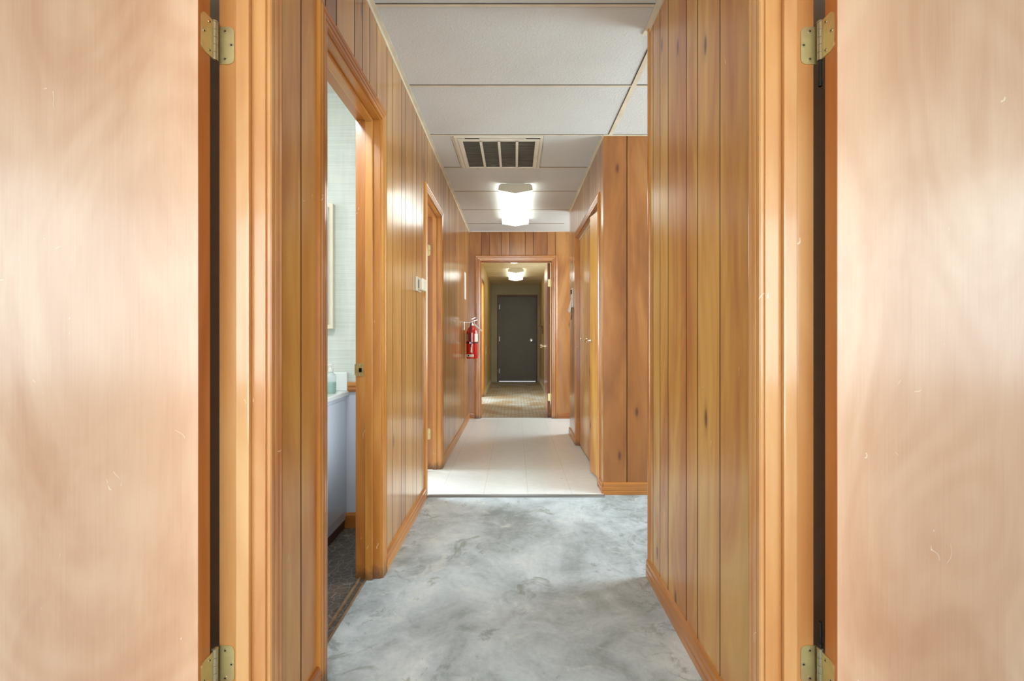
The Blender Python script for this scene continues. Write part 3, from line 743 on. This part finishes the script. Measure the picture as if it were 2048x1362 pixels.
# ------------------------------------------------------------------ fire extinguisher
ecx, ecy, r = -.506, 5.42, .068; zb = .812
e = empty('fire_extinguisher', (ecx, ecy, zb), label='red fire extinguisher hung on the left wall before the end doorway', cat='fire extinguisher')
mb = MB(); mb.rev((ecx, ecy, zb), [(0, .006), (r*.75, .0), (r*.97, .004), (r, .014), (r, .300), (r*.97, .325), (r*.82, .352), (r*.55, .374), (.022, .386), (.020, .392)], n=40)
body = mb.build('cylinder', 'red', e)
MB().rev((ecx, ecy, zb), [(.020, .388), (.020, .402), (.014, .404), (.014, .428), (.019, .430), (.019, .444), (0, .446)], n=20).build('valve', 'steel', e)
mb = MB(); mb.prism([(0, .446), (.012, .452), (-.080, .462), (-.082, .455), (-.01, .438)], -.009, .009, lambda a, b, d: (ecx+.02-a*.55, ecy+d, zb+b));
mb.prism([(-.005, .462), (.03, .466), (-.07, .492), (-.078, .485)], -.008, .008, lambda a, b, d: (ecx+.0-a*.6, ecy+d, zb+b)); mb.build('handle', 'steel', e, bevel=.002)
MB().rev((ecx+.018, ecy-.012, zb+.428), [(.014, 0), (.014, .012), (0, .013)], 'X', 18).build('pressure_gauge', 'white', e)
mb = MB(); mb.rev((ecx, ecy, zb), [(r+.0008, .182), (r+.0022, .183), (r+.0022, .193), (r+.0008, .194)], n=40); mb.build('band', 'black', e)
mb = MB(); mb.tube([(ecx-.01, ecy-.020, zb+.420), (ecx-.012, ecy-.055, zb+.405), (ecx-.014, ecy-.080, zb+.36), (ecx-.012, ecy-.082, zb+.26), (ecx-.010, ecy-.080, zb+.20), (ecx-.004, ecy-.080, zb+.14)], .007, 10)
hs = mb.build('hose', 'black', e)
MB().rev((ecx-.003, ecy-.080, zb+.075), [(.010, 0), (.009, .03), (.006, .07), (.007, .085)], n=14).build('nozzle', 'cream', hs)
MB().box(ecx-.022, ecx+.0, ecy-.083, ecy-.066, zb+.176, zb+.200).build('hose_clip', 'steel', e, bevel=.002)
def wrap(name, z0, z1, a0, a1, mat, rr=.0007, par=None):
    mb = MB(); mb.rev((ecx, ecy, zb), [(r+rr, z0), (r+rr, z1)], n=18, a0=a0, a1=a1); return mb.build(name, mat, par or e)
wrap('instruction_label', .205, .300, math.radians(180), math.radians(246), 'darkred')
mb = MB()
for i in range(7):
    mb.rev((ecx, ecy, zb), [(r+.0012, .214+i*.012), (r+.0012, .217+i*.012)], n=8, a0=math.radians(190), a1=math.radians(236))
mb.build('label_line', 'paper', e)
lb = wrap('inspection_label', .022, .054, math.radians(182), math.radians(292), 'label')
mb = MB(); ag = math.radians(238); cx_, cy_ = ecx+(r+.0016)*math.cos(ag), ecy+(r+.0016)*math.sin(ag)
vs = [(cx_-math.sin(ag)*.011*math.cos(t_*PI/8), cy_+math.cos(ag)*.011*math.cos(t_*PI/8), zb+.038+.011*math.sin(t_*PI/8)) for t_ in range(16)]
vs2 = [(x+math.cos(ag)*.001, y+math.sin(ag)*.001, z) for x, y, z in vs]
mb.add(vs+vs2, [tuple(range(16)), tuple(range(31, 15, -1))]+[(i, (i+1) % 16, 16+(i+1) % 16, 16+i) for i in range(16)]); mb.build('green_seal', 'green', lb)
wrap('side_label', .20, .295, math.radians(300), math.radians(350), 'label')
mb = MB(); tA, tB = Vector((ecx+.028, ecy-.03, zb+.41)), Vector((ecx+.118, ecy-.05, zb+.325)); dd = (tB-tA).normalized(); nn = Vector((dd.z, 0, -dd.x))*.010
f4 = [tA+nn, tB+nn, tB-nn, tA-nn]; mb.add([tuple(p) for p in f4]+[(p.x, p.y+.0012, p.z) for p in f4], [(0, 1, 2, 3), (7, 6, 5, 4), (0, 4, 5, 1), (1, 5, 6, 2), (2, 6, 7, 3), (3, 7, 4, 0)])
mb.build('hang_tag', 'paper', e)
mb = MB(); mb.box(WL, WL+.004, ecy-.02, ecy+.02, zb+.34, zb+.436); mb.box(WL, ecx-.012, ecy-.004, ecy+.004, zb+.428, zb+.432); mb.build('wall_bracket', 'steel', e, bevel=.001)

# ------------------------------------------------------------------ wall phone
e = empty('wall_phone', (XC, 4.80, 1.45), label='white wall phone with a drooping handset beside the closet', cat='phone')
MB().box(XC-.012, XC, 4.72, 4.86, 1.375, 1.575).build('base', 'white', e, bevel=.004)
MB().box(XC-.018, XC-.011, 4.735, 4.835, 1.515, 1.56).build('display', 'black', e, bevel=.001)
mb = MB()
for i in range(3):
    for j in range(3): mb.box(XC-.016, XC-.0115, 4.745+i*.03, 4.763+i*.03, 1.470+j*-.02, 1.482+j*-.02)
mb.build('keypad', 'cream', e)
mb = MB(); mb.prism([(XC-.012, 1.44), (XC-.020, 1.445), (XC-.047, 1.345), (XC-.040, 1.315), (XC-.026, 1.325), (XC-.02, 1.36)], 4.755, 4.805, lambda a_, b_, d: (a_, d, b_)); mb.build('handset', 'white', e, bevel=.004)
mb = MB(); mb.tube([(XC-.008, 4.79, 1.38), (XC-.010, 4.78, 1.33), (XC-.008, 4.785, 1.29), (XC-.012, 4.79, 1.25), (XC-.008, 4.80, 1.30)], .0035, 8); mb.build('cord', 'black', e)
# ------------------------------------------------------------------ far hallway bits
e = empty('coat_hook', (HR, 9.5, 1.29), label='brown wooden bracket on the right wall of the far hallway', cat='bracket')
MB().box(HR-.018, HR, 9.46, 9.54, 1.13, 1.30).build('back_plate', 'frame_red', e, bevel=.003)
MB().prism([(HR-.01, 1.300), (HR-.098, 1.312), (HR-.098, 1.292), (HR-.045, 1.285), (HR-.018, 1.22)], 9.485, 9.515, lambda a_, b_, d: (a_, d, b_)).build('arm', 'frame_red', e, bevel=.003)
e = empty('wall_outlet', (HL, 8.86, .83), label='small yellowed wall plate on the left of the far hallway', cat='outlet')
MB().box(HL, HL+.006, 8.80, 8.92, .735, .90).build('plate', 'cream', e, bevel=.002)
MB().box(HL+.006, HL+.010, 8.845, 8.875, .79, .84).build('socket', 'brass_old', e)

# ------------------------------------------------------------------ bathroom fittings
e = empty('vanity_cabinet', (-1.25, 2.2, 0), label='white laminate bathroom vanity cabinet seen through the left doorway', cat='vanity')
VXF = -.948
MB().box(-1.50, VXF, 1.62, YB, .05, .742, .5).build('cabinet_body', 'laminate', e, bevel=.002)
MB().box(-1.50, VXF-.006, 1.63, YB-.002, .001, .05).build('toe_kick', 'frame_red', e)
for ya, yb in ((1.64, 2.09), (2.10, 2.55)):
    dd_ = MB().box(VXF, VXF+.004, ya, yb, .10, .72).build('cabinet_door', 'laminate', e, bevel=.001)
MB().box(-1.52, -.930, 1.60, YB, .742, .768).build('counter', 'marble', e, bevel=.006, seg=3)
MB().box(-1.50, -.937, YB-.02, YB, .768, .872).build('side_splash', 'marble', e, bevel=.004)
e = empty('mirror_cabinet', (-1.2, YB, 1.46), label='pale framed mirror cabinet on the green bathroom wallpaper', cat='mirror')
MB().box(-1.45, -1.010, YB-.035, YB, 1.115, 1.812).build('cabinet', 'cream', e, bevel=.003)
MB().box(-1.43, -1.03, YB-.038, YB-.034, 1.14, 1.79).build('mirror_glass', 'chrome', e)
bx, by, bz = -.992, 2.47, .768
e = empty('soap_bottle', (bx, by, bz), label='clear pump bottle of pale green soap on the vanity top', cat='soap bottle')
prof = [(0, .001), (.025, .001), (.028, .006), (.028, .085), (.025, .100), (.012, .112), (.012, .118)]
MB().rev((bx, by, bz), prof, n=28).build('bottle', 'clear', e)
MB().rev((bx, by, bz), [(0, .004), (.0255, .004), (.0262, .010), (.0262, .060), (0, .060)], n=28).build('soap', 'soap', e)
mb = MB(); mb.rev((bx, by, bz), [(.013, .116), (.014, .130), (.006, .132), (.005, .148), (.012, .150), (.012, .158), (0, .159)], n=20)
mb.box(bx-.035, bx, by-.005, by+.005, bz+.150, bz+.157); mb.build('pump', 'white', e)
